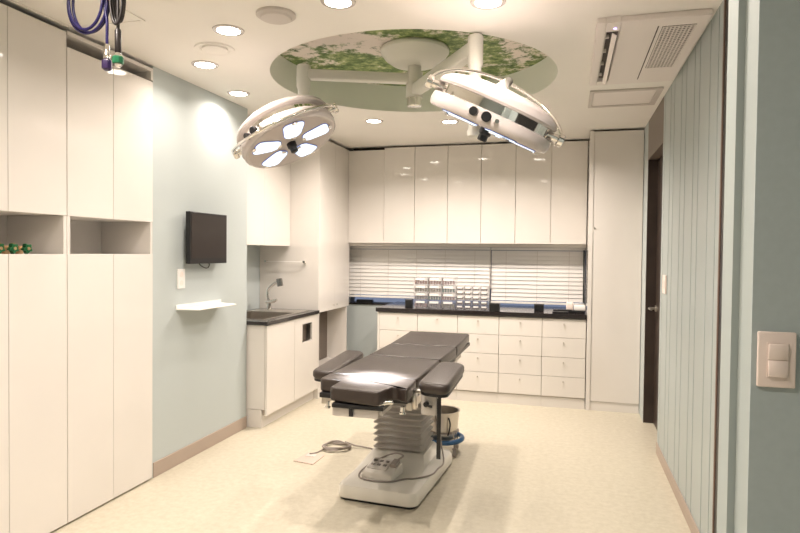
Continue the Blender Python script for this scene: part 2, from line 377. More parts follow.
# cabinet over the sink
t = thing('wall_cabinet', 'white wall cabinet hanging over the sink', 'cabinet', (-2.95, 5.24, 1.55))
obj('carcass', B(-3.083, -2.762, 4.665, 5.778, 1.552, 2.67), WHITE, t)
for a, b_ in ((4.665, 5.22), (5.22, 5.778)): obj('door', B(-2.761, -2.741, a + .001, b_ - .001, 1.55, 2.67, bev=.001, seg=1), WHITE, t)
# tall unit
t = thing('tall_cabinet', 'tall white corner cabinet hanging over the open knee space beside the sink', 'cabinet', (-2.78, 6.35, 0))
bm = bmesh.new(); box(bm, -3.083, XS, 5.78, 5.80, 0, 2.668); obj('side_panel', bm, WHITE, t)
obj('carcass', B(-3.083, XS - .022, 5.801, 6.67, .88, 2.665), CARC, t)
for a, b_ in ((5.80, 6.225), (6.225, 6.68)):
    dd = obj('door', B(XS - .02, XS, a + .001, b_ - .001, .876, 2.655, bev=.001, seg=1), WHITE, t)
    if a < 6.5:
        bm = bmesh.new(); yk = 6.225 + (-.045 if a < 6 else .045); cyl(bm, (XS, yk, .925), (XS + .014, yk, .925), .008); obj('knob', bm, CHROME, dd, 40)
obj('inner_panel', B(-2.66, XS - .002, 6.60, 6.62, 0, .874), WHITE, t)
obj('inner_back', B(-2.68, -2.661, 5.81, 6.62, 0, .874), MIDB, t)
obj('low_box', B(-2.659, XS - .004, 5.802, 6.598, 0, .28), WHITE, t)
# towel rail
t = thing('towel_rail', 'thin clear towel rail on the white panel above the faucet', 'rail', (-2.79, 5.77, 1.39))
bm = bmesh.new(); tube(bm, [(-3.0, 5.745, 1.39), (-2.57, 5.745, 1.39)], .0035, 10); obj('bar', bm, LABELM, t, 50)
for x in (-3.0, -2.57):
    bm = bmesh.new(); cyl(bm, (x, 5.78, 1.39), (x, 5.735, 1.39), .014); obj('bracket', bm, CHROME, t, 40)

# ------------------------------------------------------------------ upper cabinets along the back wall
YU, YB = 6.62, 6.15
xs = [-1.997, -1.644, -1.273, -.908, -.542, -.176, .186]
t = thing('wall_cabinet', 'white filler wall cabinet in the left corner, lower top than its neighbours', 'cabinet', (-2.2, 6.8, 1.6))
obj('carcass', B(XS + .002, -1.999, YU + .03, 6.965, 1.60, 2.62), CARC, t)
obj('door', B(XS + .002, -1.999, YU + .01, YU + .03, 1.60, 2.645, bev=.001, seg=1), WHITE, t)
for i, lb in enumerate(('white double-door wall cabinet over the left end of the drawers', 'white double-door wall cabinet in the middle of the back wall row', 'white double-door wall cabinet next to the tall right cabinet')):
    a, m_, c = xs[2 * i], xs[2 * i + 1], xs[2 * i + 2]
    t = thing('wall_cabinet', lb, 'cabinet', ((a + c) / 2, 6.8, 1.6), 'wall cabinets over the blinds')
    obj('carcass', B(a + .002, c - .002, YU + .021, 6.965, 1.60, 2.64), CARC, t)
    for p, q in ((a, m_), (m_, c)): obj('door', B(p + .002, q - .002, YU, YU + .02, 1.60, 2.665, bev=.0015, seg=1), WHITE, t)
struct('trim_6', B(XS + .002, .186, YU + .06, 6.965, 1.565, 1.598), WHITEM)

# ------------------------------------------------------------------ drawers along the back wall
dx = [-1.892, -1.483, -1.065, -.647, -.228, .184]; dz = [.868, .685, .494, .305, .108]
names5 = ('leftmost white four-drawer unit, beside the blue wall gap', 'white four-drawer unit behind the foot end of the table', 'white four-drawer unit in the middle of the row', 'second white four-drawer unit from the tall cabinet', 'rightmost white four-drawer unit, against the tall cabinet')
for i in range(5):
    a, c = dx[i], dx[i + 1]
    t = thing('drawer_cabinet', names5[i], 'drawer cabinet', ((a + c) / 2, 6.5, 0), 'four-drawer units under the long worktop')
    obj('carcass', B(a + .002, c - .002, YB + .021, 6.90, .10, .873), CARC, t)
    obj('plinth', B(a + .001, c - .001, YB + .012, YB + .03, 0, .099), WHITEM, t)
    if i == 0: obj('end_panel', B(-1.914, a, YB, 6.90, 0, .873, bev=.001, seg=1), WHITE, t)
    for k in range(4):
        d = obj('drawer', B(a + .002, c - .002, YB, YB + .02, dz[k + 1] + .002, dz[k] - .002, bev=.0015, seg=1), WHITE, t)
        bm = bmesh.new(); xm, zm = (a + c) / 2, dz[k] - .05; cyl(bm, (xm, YB, zm), (xm, YB - .018, zm), .0075, 12); obj('knob', bm, STEEL, d, 40)
t = thing('long_worktop', 'long glossy black worktop over the drawer units below the blinds', 'worktop', (-.9, 6.5, .875))
obj('stone_slab', B(-1.93, .188, YB - .015, 6.965, .875, .918, bev=.003, seg=2), COUNT, t)
# tall cabinet right
t = thing('tall_cabinet', 'tall white single-door cabinet at the right end of the back wall', 'cabinet', (.44, 6.5, 0))
obj('side_panel', B(.190, .229, YB - .006, 6.965, 0, 2.672, bev=.001, seg=1), WHITE, t)
obj('carcass', B(.230, .672, YB + .021, 6.965, .09, 2.66), CARC, t)
d = obj('door', B(.232, .672, YB, YB + .02, .09, 2.665, bev=.0015, seg=1), WHITE, t)
bm = bmesh.new(); cyl(bm, (.245, YB, 1.75), (.245, YB - .016, 1.75), .008, 12); obj('knob', bm, STEEL, d, 40)
obj('plinth', B(.230, .672, YB + .008, YB + .02, 0, .086), WHITEM, t)
struct('trim_7', B(-2.4, .66, YU + .10, 6.96, 2.668, CZ - .001), VENTD)  # dark strip painted as the shade in the gap above the wall cabinets

# ------------------------------------------------------------------ venetian blinds
blinds = []
for x0, x1, zb, lb in ((-2.52, -.833, .975, 'wide white venetian blind on the left half of the window'), (-.823, .187, .955, 'white venetian blind at the right end of the window')):
    t = thing('venetian_blind', lb, 'blind', ((x0 + x1) / 2, 6.9, 1.55), 'venetian blinds over the worktop'); blinds.append(t)
    obj('headrail', B(x0, x1, 6.885, 6.925, 1.535, 1.562, bev=.002, seg=1), BLINDM, t)
    bm = bmesh.new(); n = 12; st = (1.53 - zb - .03) / n
    for k in range(n):
        zc = 1.525 - st * (k + .5); rows = []
        for j in range(5):
            u = (j / 4 - .5) * .052; a = R(-79); cv = .003 * (1 - (2 * j / 4 - 1) ** 2)
            yy = 6.905 - u * math.cos(a) - cv * math.sin(a); zz = zc - u * math.sin(a) * -1 - 0 * cv
            rows.append((yy, zz))
        up = [(bm.verts.new((x0 + .005, y, z)), bm.verts.new((x1 - .005, y, z))) for y, z in rows]
        dn = [(bm.verts.new((x0 + .005, y + .0016, z - .0008)), bm.verts.new((x1 - .005, y + .0016, z - .0008))) for y, z in rows]
        for j in range(4):
            bm.faces.new((up[j][0], up[j][1], up[j + 1][1], up[j + 1][0])); bm.faces.new((dn[j][0], dn[j + 1][0], dn[j + 1][1], dn[j][1]))
        for s in (0, 1): bm.faces.new([r_[s] for r_ in up] + [r_[s] for r_ in dn[::-1]])
        bm.faces.new((up[0][0], dn[0][0], dn[0][1], up[0][1])); bm.faces.new((up[4][0], up[4][1], dn[4][1], dn[4][0]))
    obj('slats', bm, BLINDM, t, 40)
    obj('bottom_rail', B(x0 + .003, x1 - .003, 6.893, 6.917, zb - .012, zb + .012, bev=.003), BLINDM, t)
    nn = 5 if x1 - x0 > 1.2 else 3
    for k in range(nn):
        bm = bmesh.new(); xx = x0 + (x1 - x0) * (k + .5) / nn; tube(bm, [(xx, 6.878, 1.54), (xx, 6.878, zb)], .0018, 6); obj('ladder_cord', bm, GRAYV, t)
bm = bmesh.new(); tube(bm, [(-.828, 6.87, 1.54), (-.828, 6.868, 1.25), (-.829, 6.87, 1.16)], .005, 8); lathe(bm, [(.008, 1.10), (.012, 1.11), (.012, 1.15), (.006, 1.17)], 12, Matrix.Translation((-.829, 6.87, 0)))
obj('pull_cord', bm, GRAYV, blinds[0], smooth=40)
bm = bmesh.new(); tube(bm, [(.17, 6.865, 1.54), (.172, 6.865, 1.2), (.172, 6.865, .98)], .007, 8)
obj('tilt_wand', bm, BLACK, blinds[1], smooth=40)

# ------------------------------------------------------------------ things on the worktop
WT = .918
def organizer(x0, x1, y0, y1, h, nc, nr, label):
    t = thing('parts_organizer', label, 'organizer', ((x0 + x1) / 2, (y0 + y1) / 2, WT))
    bm = bmesh.new(); th = .004
    for i in range(nc + 1):
        xx = x0 + (x1 - x0 - th) * i / nc; box(bm, xx, xx + th, y0, y1, WT, WT + h)
    for j in range(nr + 1):
        zz = WT + (h - th) * j / nr; box(bm, x0, x1, y0, y1, zz, zz + th)
    box(bm, x0, x1, y1, y1 + th, WT, WT + h); obj('frame', bm, ACR, t)
    cw = (x1 - x0 - th) / nc; ch = (h - th) / nr
    for i in range(nc):
        for j in range(nr):
            a = x0 + th + cw * i + .003; c = a + cw - th - .006; z = WT + th + ch * j + .002; z2 = z + ch - th - .010
            bm = bmesh.new(); box(bm, a, c, y0 - .006, y0 - .003, z, z2); box(bm, a, a + .002, y0 - .003, y1 - .02, z, z2); box(bm, c - .002, c, y0 - .003, y1 - .02, z, z2); box(bm, a + .002, c - .002, y0 - .003, y1 - .02, z, z + .002)
            d = obj('drawer', bm, ACR, t)
            lh = (z2 - z) * (.34 if nc == 3 else .46)
            obj('label_strip', B(a + cw * .14, c - cw * .14, y0 - .0085, y0 - .0062, z2 - lh, z2), LABELM, d)
            bm = bmesh.new(); rr = random.Random(i * 10 + j + nc)
            for q in range(5):
                u = a + .006 + (c - a - .028) * q / 4; hh = (z2 - z) * rr.uniform(.5, .62)
                box(bm, u, u + .016, y0 + .001 + rr.uniform(0, .006), y0 + .05, z + .003, z + .003 + hh, bev=.002, seg=1)
            g = GOODS[rr.randrange(7)] if nc == 3 else DGOODS
            obj('contents', bm, g, d)
organizer(-1.56, -1.115, 6.28, 6.42, .325, 3, 4, 'larger clear acrylic drawer organizer, three columns by four rows, on the black worktop')
organizer(-1.10, -.765, 6.22, 6.34, .245, 4, 5, 'smaller clear drawer organizer with four columns of white-labelled drawers')
def blk(x0, x1, y0, y1, z1, name, label, cat, m=BLACK, z0=WT):
    t = thing(name, label, cat, ((x0 + x1) / 2, (y0 + y1) / 2, z0))
    obj('case', B(x0, x1, y0, y1, z0, z1, bev=.004), m, t); return t
t = blk(-1.64, -1.57, 6.24, 6.32, .995, 'storage_box', 'small black box left of the large organizer', 'box'); obj('lid', B(-1.642, -1.568, 6.238, 6.322, .996, 1.003, bev=.002), BLACK, t)
t = blk(-.745, -.645, 6.14, 6.22, .99, 'storage_box', 'black box right of the small organizer at the worktop edge', 'box'); obj('lid', B(-.747, -.643, 6.138, 6.222, .991, .998, bev=.002), BLACK, t)
t = blk(-.318, -.222, 6.35, 6.42, .980, 'storage_box', 'lone small black box on the worktop under the right blind', 'box'); obj('lid', B(-.320, -.220, 6.348, 6.422, .981, .988, bev=.002), BLACK, t)
t = thing('sill_speaker', 'low black device on the window sill in the left corner', 'device', (-2.32, 6.98, .886))
obj('case', B(-2.43, -2.23, 6.945, 7.01, .886, .93, bev=.008), BLACK, t); obj('stand', B(-2.46, -2.20, 6.94, 7.015, .8855, .892, bev=.002), BLACK, t)
t = thing('stapler', 'long low black stapler lying on the worktop near the tall cabinet', 'stapler', (-.03, 6.25, WT))
bm = bmesh.new(); prism(bm, [(-.135, 6.22), (.02, 6.215), (.02, 6.26), (-.135, 6.25)], WT, WT + .014, bev=.003); obj('base', bm, BLACK, t)
bm = bmesh.new(); prism(bm, [(-.13, 6.223), (.05, 6.215), (.05, 6.255), (-.13, 6.247)], WT + .018, WT + .036, bev=.006); obj('arm', bm, BLACK, t, 50)
t = thing('tape_dispenser', 'white rounded dispenser on a black foot next to the tall cabinet', 'dispenser', (.075, 6.32, WT))
obj('foot', B(.02, .17, 6.29, 6.37, WT, WT + .022, bev=.004), BLACK, t)
obj('head', B(-.005, .065, 6.30, 6.36, WT + .0225, WT + .105, bev=.014, seg=3), SWITCH, t, 50); obj('body', B(.07, .178, 6.30, 6.37, WT + .0225, WT + .075, bev=.008), LABELM, t, 50)

# ------------------------------------------------------------------ operating table
t = thing('operating_table', 'adjustable operating table with dark taupe vinyl pads on a cream pedestal', 'operating table', (-1.06, 3.9, 0))
BY = math.tan(R(5))
def rrect(cx, cy, hx, hy, r, rot=0, k=5):
    P = []
    for sx, sy, a0 in ((1, 1, 0), (-1, 1, 90), (-1, -1, 180), (1, -1, 270)):
        for i in range(k + 1):
            a = R(a0 + 90 * i / k); P.append((sx * (hx - r) + r * math.cos(a), sy * (hy - r) + r * math.sin(a)))
    c, s = math.cos(R(rot)), math.sin(R(rot))
    return [(cx + x * c - y * s, cy + x * s + y * c) for x, y in P]
def loft(bm, secs):
    rings = [[bm.verts.new((x, y, z)) for x, y in P] for P, z in secs]; n = len(rings[0])
    for a, b_ in zip(rings, rings[1:]):
        for i in range(n): bm.faces.new((a[i], a[(i + 1) % n], b_[(i + 1) % n], b_[i]))
    bm.faces.new(rings[0][::-1]); bm.faces.new(rings[-1])
bcx, bcy, bhx, bhy = -1.045, 3.885, .254, .445
bm = bmesh.new()
loft(bm, [(rrect(bcx, bcy, bhx, bhy, .06, -4), .018), (rrect(bcx, bcy, bhx + .002, bhy + .002, .06, -4), .03), (rrect(bcx, bcy, bhx, bhy, .06, -4), .075), (rrect(bcx, bcy, bhx - .01, bhy - .01, .055, -4), .092), (rrect(bcx, bcy, bhx - .03, bhy - .03, .05, -4), .098),
          (rrect(-1.075, 4.08, .215, .24, .03, -3), .102), (rrect(-1.08, 4.13, .182, .165, .02, -2), .150)])
obj('pedestal_base', bm, BASEW, t, 35)
bm = bmesh.new(); loft(bm, [(rrect(bcx, bcy, bhx - .012, bhy - .012, .05, -4), .0), (rrect(bcx, bcy, bhx - .012, bhy - .012, .05, -4), .0179)]); obj('base_skirt', bm, BLACK, t)  # black slab stands for the shaded gap under the pedestal base
bm = bmesh.new(); secs = []; n = 14; z0, z1 = .1505, .735
for i in range(n):
    za = z0 + (z1 - z0) * i / n; h = (z1 - z0) / n; k_ = i * .0002
    for f, o_ in ((0, -.016), (.18, -.012), (.42, .008), (.55, .010), (.68, .004), (.94, -.014)): secs.append((rrect(-1.082, 4.13, .166 + o_ + k_, .15 + o_ + k_, .018, -2, 3), za + h * f))
loft(bm, secs); obj('bellows', bm, BELLOW, t, 25)
bm = bmesh.new(); box(bm, -1.20, -.78, 4.30, 4.70, .69, .744, bev=.008); box(bm, -1.10, -.84, 2.80, 2.96, .715, .744, bev=.004); obj('under_frame', bm, GREYP, t)
bm = bmesh.new()
box(bm, -1.225, -.755, 2.94, 4.97, .745, .771, bev=.003); box(bm, -1.09, -.83, 2.77, 2.94, .745, .765, bev=.002); obj('pad_tray', bm, BLACK, t)
bm = bmesh.new()
box(bm, -1.235, -1.205, 2.99, 4.30, .700, .742, bev=.004); box(bm, -.775, -.745, 2.99, 4.30, .700, .742, bev=.004)
obj('side_rail', bm, STEEL, t)
bm = bmesh.new(); box(bm, -1.095, -.86, 2.79, 2.799, .70, .762, bev=.003); obj('head_bracket', bm, GREYP, t)
bm = bmesh.new(); prism(bm, [(-1.005, 2.780), (-.985, 2.780), (-.985, 2.789), (-1.005, 2.789)], .705, .764); obj('clamp_strap', bm, BLACK, t)
def round_poly(pts, rad, k=5):
    out = []; n = len(pts)
    for i in range(n):
        a, p, c = Vector(pts[i - 1]), Vector(pts[i]), Vector(pts[(i + 1) % n])
        rr = min(rad, (a - p).length * .45, (c - p).length * .45)
        p1 = p + (a - p).normalized() * rr; p2 = p + (c - p).normalized() * rr
        for j in range(k): q = j / (k - 1); out.append((1 - q) ** 2 * p1 + 2 * q * (1 - q) * p + q * q * p2)
    return out
def inset(P, d):
    n = len(P); area = sum(P[i].x * P[(i + 1) % n].y - P[(i + 1) % n].x * P[i].y for i in range(n)); sg = 1 if area > 0 else -1; out = []
    for i in range(n):
        t_ = (P[(i + 1) % n] - P[i - 1]).normalized(); out.append((P[i].x - t_.y * d * sg, P[i].y + t_.x * d * sg))
    return out
def pad(pts, z0, z1, nm='pad', bev=.014, rad=.02):
    P = round_poly(pts, rad); bm = bmesh.new()
    secs = [(inset(P, bev * .6), z0), (inset(P, bev * .1), z0 + bev * .5), (inset(P, 0), z0 + bev)]
    for q in range(6):
        a = math.pi / 2 * q / 5; secs.append((inset(P, bev * (1 - math.cos(a))), z1 - bev + bev * math.sin(a)))
    loft(bm, secs); return obj(nm, bm, LEATHER, t, 45)
pad([(-1.265, 4.98), (-.762, 4.98), (-.737, 4.255), (-1.232, 4.272)][::-1], .772, .84, 'foot_pad')
pad([(-1.232, 4.262), (-.737, 4.245), (-.747, 3.715), (-1.228, 3.755)][::-1], .772, .84, 'thigh_pad')
pad([(-1.228, 3.745), (-.747, 3.705), (-.745, 3.095), (-1.234, 3.115)][::-1], .772, .84, 'back_pad')
pad([(-1.234, 3.107), (-.745, 3.087), (-.735, 2.85), (-.765, 2.865), (-.792, 2.89), (-.815, 2.885), (-.83, 2.84), (-.845, 2.76), (-.87, 2.75), (-1.095, 2.785), (-1.11, 2.80), (-1.112, 2.945), (-1.215, 2.955), (-1.235, 2.975)][::-1], .772, .84, 'head_pad', .011, .014)
# arm boards
for sgn, pts, z, in ((-1, [(-1.42, 3.27), (-1.275, 3.25), (-1.335, 4.02), (-1.49, 4.05)], .815), (1, [(-.700, 2.90), (-.535, 2.86), (-.552, 3.49), (-.710, 3.53)], .868)):
    cx = sum(p[0] for p in pts) / 4; cy = sum(p[1] for p in pts) / 4
    P = round_poly(pts, .07, 8)
    ab = pad(pts, z - .052, z, 'arm_pad', .02, .07)
    ins = [(cx + (x - cx) * .9, cy + (y - cy) * .96) for x, y in P]
    bm = bmesh.new(); prism(bm, ins, z - .066, z - .053); obj('arm_tray', bm, BLACK, t)
    xi = -1.235 if sgn < 0 else -.745; xo = cx
    bm = bmesh.new(); yj = pts[0][1] + .12
    box(bm, min(xi, xo), max(xi, xo), yj, yj + .05, z - .085, z - .067, bev=.003); cyl(bm, (xo, yj + .025, z - .105), (xo, yj + .025, z - .068), .016)
    box(bm, xi - .014, xi + .014, yj, yj + .05, .70, z - .068, bev=.003); obj('arm_clamp', bm, STEEL, t, 40)
bm = bmesh.new(); box(bm, -.705, -.625, 3.02, 3.10, .675, .80, bev=.008); obj('control_housing', bm, GREYP, t)
bm = bmesh.new(); cyl(bm, (-.675, 3.02, .735), (-.675, 3.0, .735), .014); tube(bm, [(-.675, 3.0, .735), (-.655, 2.995, .73), (-.64, 2.995, .727)], .007, 8); obj('clamp_knob', bm, BLACK, t, 40)
bm = bmesh.new(); tube(bm, smooth_path([(-.865, 2.80, .742), (-.85, 2.795, .765), (-.825, 2.795, .780), (-.79, 2.81, .782)]), [.006] + [.010] * 23 + [.006], 10); obj('chrome_handle', bm, CHROME, t, 60)
bm = bmesh.new()
for x in (-1.21, -.80): cyl(bm, (x, 3.02, .680), (x, 3.02, .71), .011); cyl(bm, (x, 3.02, .672), (x, 3.02, .682), .016)
obj('rail_knob', bm, CHROME, t, 40)
bm = bmesh.new(); prism(bm, [(-.624, 3.03), (-.603, 3.03), (-.603, 3.036), (-.624, 3.036)], .455, .80); obj('hanging_strap', bm, BLACK, t)
# foot control with cable
t = thing('foot_control', 'grey foot switch box with button panel lying on the table base', 'foot switch', (-1.05, 3.66, .1))
c_, s_ = math.cos(R(-8)), math.sin(R(-8))
def P2(x, y): return (-1.10 + x * c_ - y * s_, 3.67 + x * s_ + y * c_)
bm = bmesh.new()
lo = [P2(-.105, -.09), P2(.105, -.09), P2(.105, .09), P2(-.105, .09)]; v = [bm.verts.new((*p, .099)) for p in lo]
hi = [P2(-.10, -.085), P2(.10, -.085), P2(.10, .085), P2(-.10, .085)]; hz = [.138, .138, .172, .172]; u = [bm.verts.new((*p, z)) for p, z in zip(hi, hz)]
fs = [bm.faces.new(u), bm.faces.new(v[::-1])] + [bm.faces.new((v[i], v[(i + 1) % 4], u[(i + 1) % 4], u[i])) for i in range(4)]
bmesh.ops.bevel(bm, geom=list({e for f in fs for e in f.edges}), offset=.006, segments=2, profile=.5, affect='EDGES'); obj('case', bm, mat('foot_switch_shell', (.78, .74, .68), .35), t, 40)
def onface(x, y): X, Y = P2(x, y); return Vector((X, Y, (.138 + (y + .085) / .17 * .034)))
def plate(bm, x0, x1, y0, y1, h0, h1):
    q = [(x0, y0), (x1, y0), (x1, y1), (x0, y1)]; a = [bm.verts.new(onface(*p) + Vector((0, 0, h0))) for p in q]; b_ = [bm.verts.new(onface(*p) + Vector((0, 0, h1))) for p in q]
    bm.faces.new(b_); bm.faces.new(a[::-1])
    for i in range(4): bm.faces.new((a[i], a[(i + 1) % 4], b_[(i + 1) % 4], b_[i]))
bm = bmesh.new(); plate(bm, -.085, .045, -.045, .075, .0, .006); obj('button_panel', bm, GREYP, t)
for r_ in range(2):
    for q in range(3):
        bm = bmesh.new(); X = -.078 + q * .04; Y = -.015 + r_ * .045; plate(bm, X + .004, X + .026, Y + .004, Y + .022, .0065, .010); obj('button', bm, BUTM, t)
bm = bmesh.new(); plate(bm, .052, .09, 0, .07, 0, .02); obj('cable_boss', bm, CABLE, t)
bm = bmesh.new()
path = [(-1.02, 3.73, .180), (-1.00, 3.80, .19), (-1.08, 3.86, .178), (-1.19, 3.83, .13), (-1.245, 3.71, .105), (-1.225, 3.59, .105), (-1.14, 3.545, .105), (-1.02, 3.56, .105), (-.94, 3.63, .105), (-.88, 3.66, .105), (-.80, 3.75, .105), (-.785, 3.86, .105), (-.77, 3.98, .11), (-.80, 4.05, .20), (-.82, 4.05, .33), (-.84, 3.95, .48), (-.84, 3.85, .64)]
tube(bm, smooth_path(path, 6), .0055, 8); tag(obj('control_cable', bm, CABLE, smooth=60), 'thin grey cable looping around the foot switch on the table base', 'cable')
# floor coil and plate
bm = bmesh.new(); pts = []
for k in range(0, 90):
    a = k / 90 * 2 * math.pi * 3.2; r = .088 + .014 * math.sin(k * .7)
    pts.append((-1.675 + r * 1.1 * math.cos(a), 4.36 + r * math.sin(a) * 1.05, .006 + .008 * (a / (2 * math.pi)) + .002))
pts += [(-1.54, 4.41, .02), (-1.42, 4.42, .008), (-1.35, 4.38, .006), (-1.26, 4.33, .006)]
tube(bm, pts, .006, 7); tube(bm, smooth_path([(-1.74, 4.34, .012), (-1.76, 4.25, .008), (-1.78, 4.19, .008), (-1.80, 4.15, .016)]), .005, 7)
tag(obj('power_cable', bm, CABLE, smooth=60), 'coiled grey power cable lying on the floor left of the table base', 'cable')
t = thing('floor_socket_plate', 'pinkish square cover plate let into the cream floor by the coiled cable', 'floor socket', (-1.77, 4.09, 0))
bm = bmesh.new(); prism(bm, [(-1.86, 4.00), (-1.70, 3.97), (-1.695, 4.175), (-1.84, 4.20)], .0005, .006); obj('cover', bm, PINKP, t)
obj('flap', B(-1.82, -1.75, 4.11, 4.17, .0065, .009), GREYP, t)
# kick bucket
t = thing('kick_bucket', 'stainless bucket with blue bumper ring on castors beside the table base', 'bucket', (-.885, 4.52, 0))
tm = Matrix.Translation((-.885, 4.52, 0))
bm = bmesh.new(); lathe(bm, [(.0, .10), (.105, .10), (.108, .115), (.122, .312), (.130, .316), (.130, .322), (.118, .320), (.104, .12), (.0, .108)], 40, tm, cap=False); obj('bowl', bm, STEEL, t, 40)
bm = bmesh.new(); pts = [(-.885 + .148 * math.cos(2 * math.pi * k / 40), 4.52 + .148 * math.sin(2 * math.pi * k / 40), .112) for k in range(40)]; tube(bm, pts, .018, 10, closed=True); obj('bumper_ring', bm, BLUEB, t, 60)
bm = bmesh.new(); pts = [(-.885 + .119 * math.cos(2 * math.pi * k / 40), 4.52 + .119 * math.sin(2 * math.pi * k / 40), .17) for k in range(40)]; tube(bm, pts, .006, 8, closed=True)
for k in range(4):
    a = R(45 + 90 * k - 85); cyl(bm, (-.885 + .118 * math.cos(a), 4.52 + .118 * math.sin(a), .17), (-.885 + .145 * math.cos(a), 4.52 + .145 * math.sin(a), .12), .006, 8)
obj('carrier', bm, CABLE, t, 40)
for k in range(4):
    a = R(45 + 90 * k - 85); x, y = -.885 + .142 * math.cos(a), 4.52 + .142 * math.sin(a)
    bm = bmesh.new(); cyl(bm, (x - .011, y, .028), (x + .011, y, .028), .028, 16); cyl(bm, (x, y, .03), (x, y, .11), .008, 8); box(bm, x - .016, x + .016, y - .01, y + .01, .05, .066, bev=.003); obj('caster', bm, CABLE, t, 40)
bm = bmesh.new(); tube(bm, smooth_path([(-.82, 4.41, .29), (-.805, 4.395, .25), (-.815, 4.405, .19), (-.825, 4.415, .16)]), .006, 8); obj('handle', bm, BLACK, t, 60)

# ------------------------------------------------------------------ ceiling mount and surgical lamps
hx, hy = -1.035, 4.13
t = thing('lamp_ceiling_mount', 'white ceiling hub with two swing arms inside the leafy recess', 'lamp mount', (hx, hy, 2.9))
hm = Matrix.Translation((hx, hy, 0))
bm = bmesh.new(); lathe(bm, [(.225, 2.900), (.236, 2.885), (.236, 2.868), (.205, 2.825), (.155, 2.79), (.13, 2.782), (.07, 2.775)], 48, hm); obj('canopy', bm, ARMW, t, 35)
bm = bmesh.new(); lathe(bm, [(.046, 2.774), (.046, 2.52), (.040, 2.512)], 28, hm); obj('spindle', bm, ARMW, t, 40)
bm = bmesh.new(); lathe(bm, [(.050, 2.56), (.050, 2.505), (.042, 2.50)], 28, hm); obj('spindle_collar', bm, CHROME, t, 40)
def arm(j, z, h, wd, jr, zb, nm='swing_arm'):
    d = Vector((j[0] - hx, j[1] - hy, 0)); L_ = d.length; a = math.atan2(d.y, d.x)
    bm = bmesh.new(); box(bm, 0, L_, -wd / 2, wd / 2, z - h / 2, z + h / 2, bev=.012, seg=3)
    bmesh.ops.transform(bm, matrix=Matrix.Translation((hx, hy, 0)) @ Matrix.Rotation(a, 4, 'Z'), verts=bm.verts)
    lathe(bm, [(.058, z - h / 2 - .01), (.058, z + h / 2 + .01)], 28, hm)
    sa = obj(nm, bm, ARMW, t, 35)
    bm = bmesh.new(); lathe(bm, [(jr - .006, z + h / 2 + .028), (jr, z + h / 2 + .02), (jr, z - h / 2 - .05), (jr * .8, z - h / 2 - .07), (jr * .8, zb)], 28, Matrix.Translation((j[0], j[1], 0)))
    obj('drop_tube', bm, ARMW, t, 35)
    return sa
J1 = (-1.735, 3.85); J2 = (-.50, 3.345)
arm(J1, 2.69, .066, .07, .047, 2.30); arm(J2, 2.61, .078, .07, .042, 2.16)
bm = bmesh.new(); lathe(bm, [(.040, 2.165), (.040, 2.135), (.03, 2.128)], 24, Matrix.Translation((J2[0], J2[1], 0))); tube(bm, [(J2[0] + .03, J2[1], 2.15), (J2[0] + .055, J2[1] - .02, 2.145), (J2[0] + .075, J2[1] - .02, 2.155)], .006, 8); obj('tube_end', bm, ARMW, t, 40)

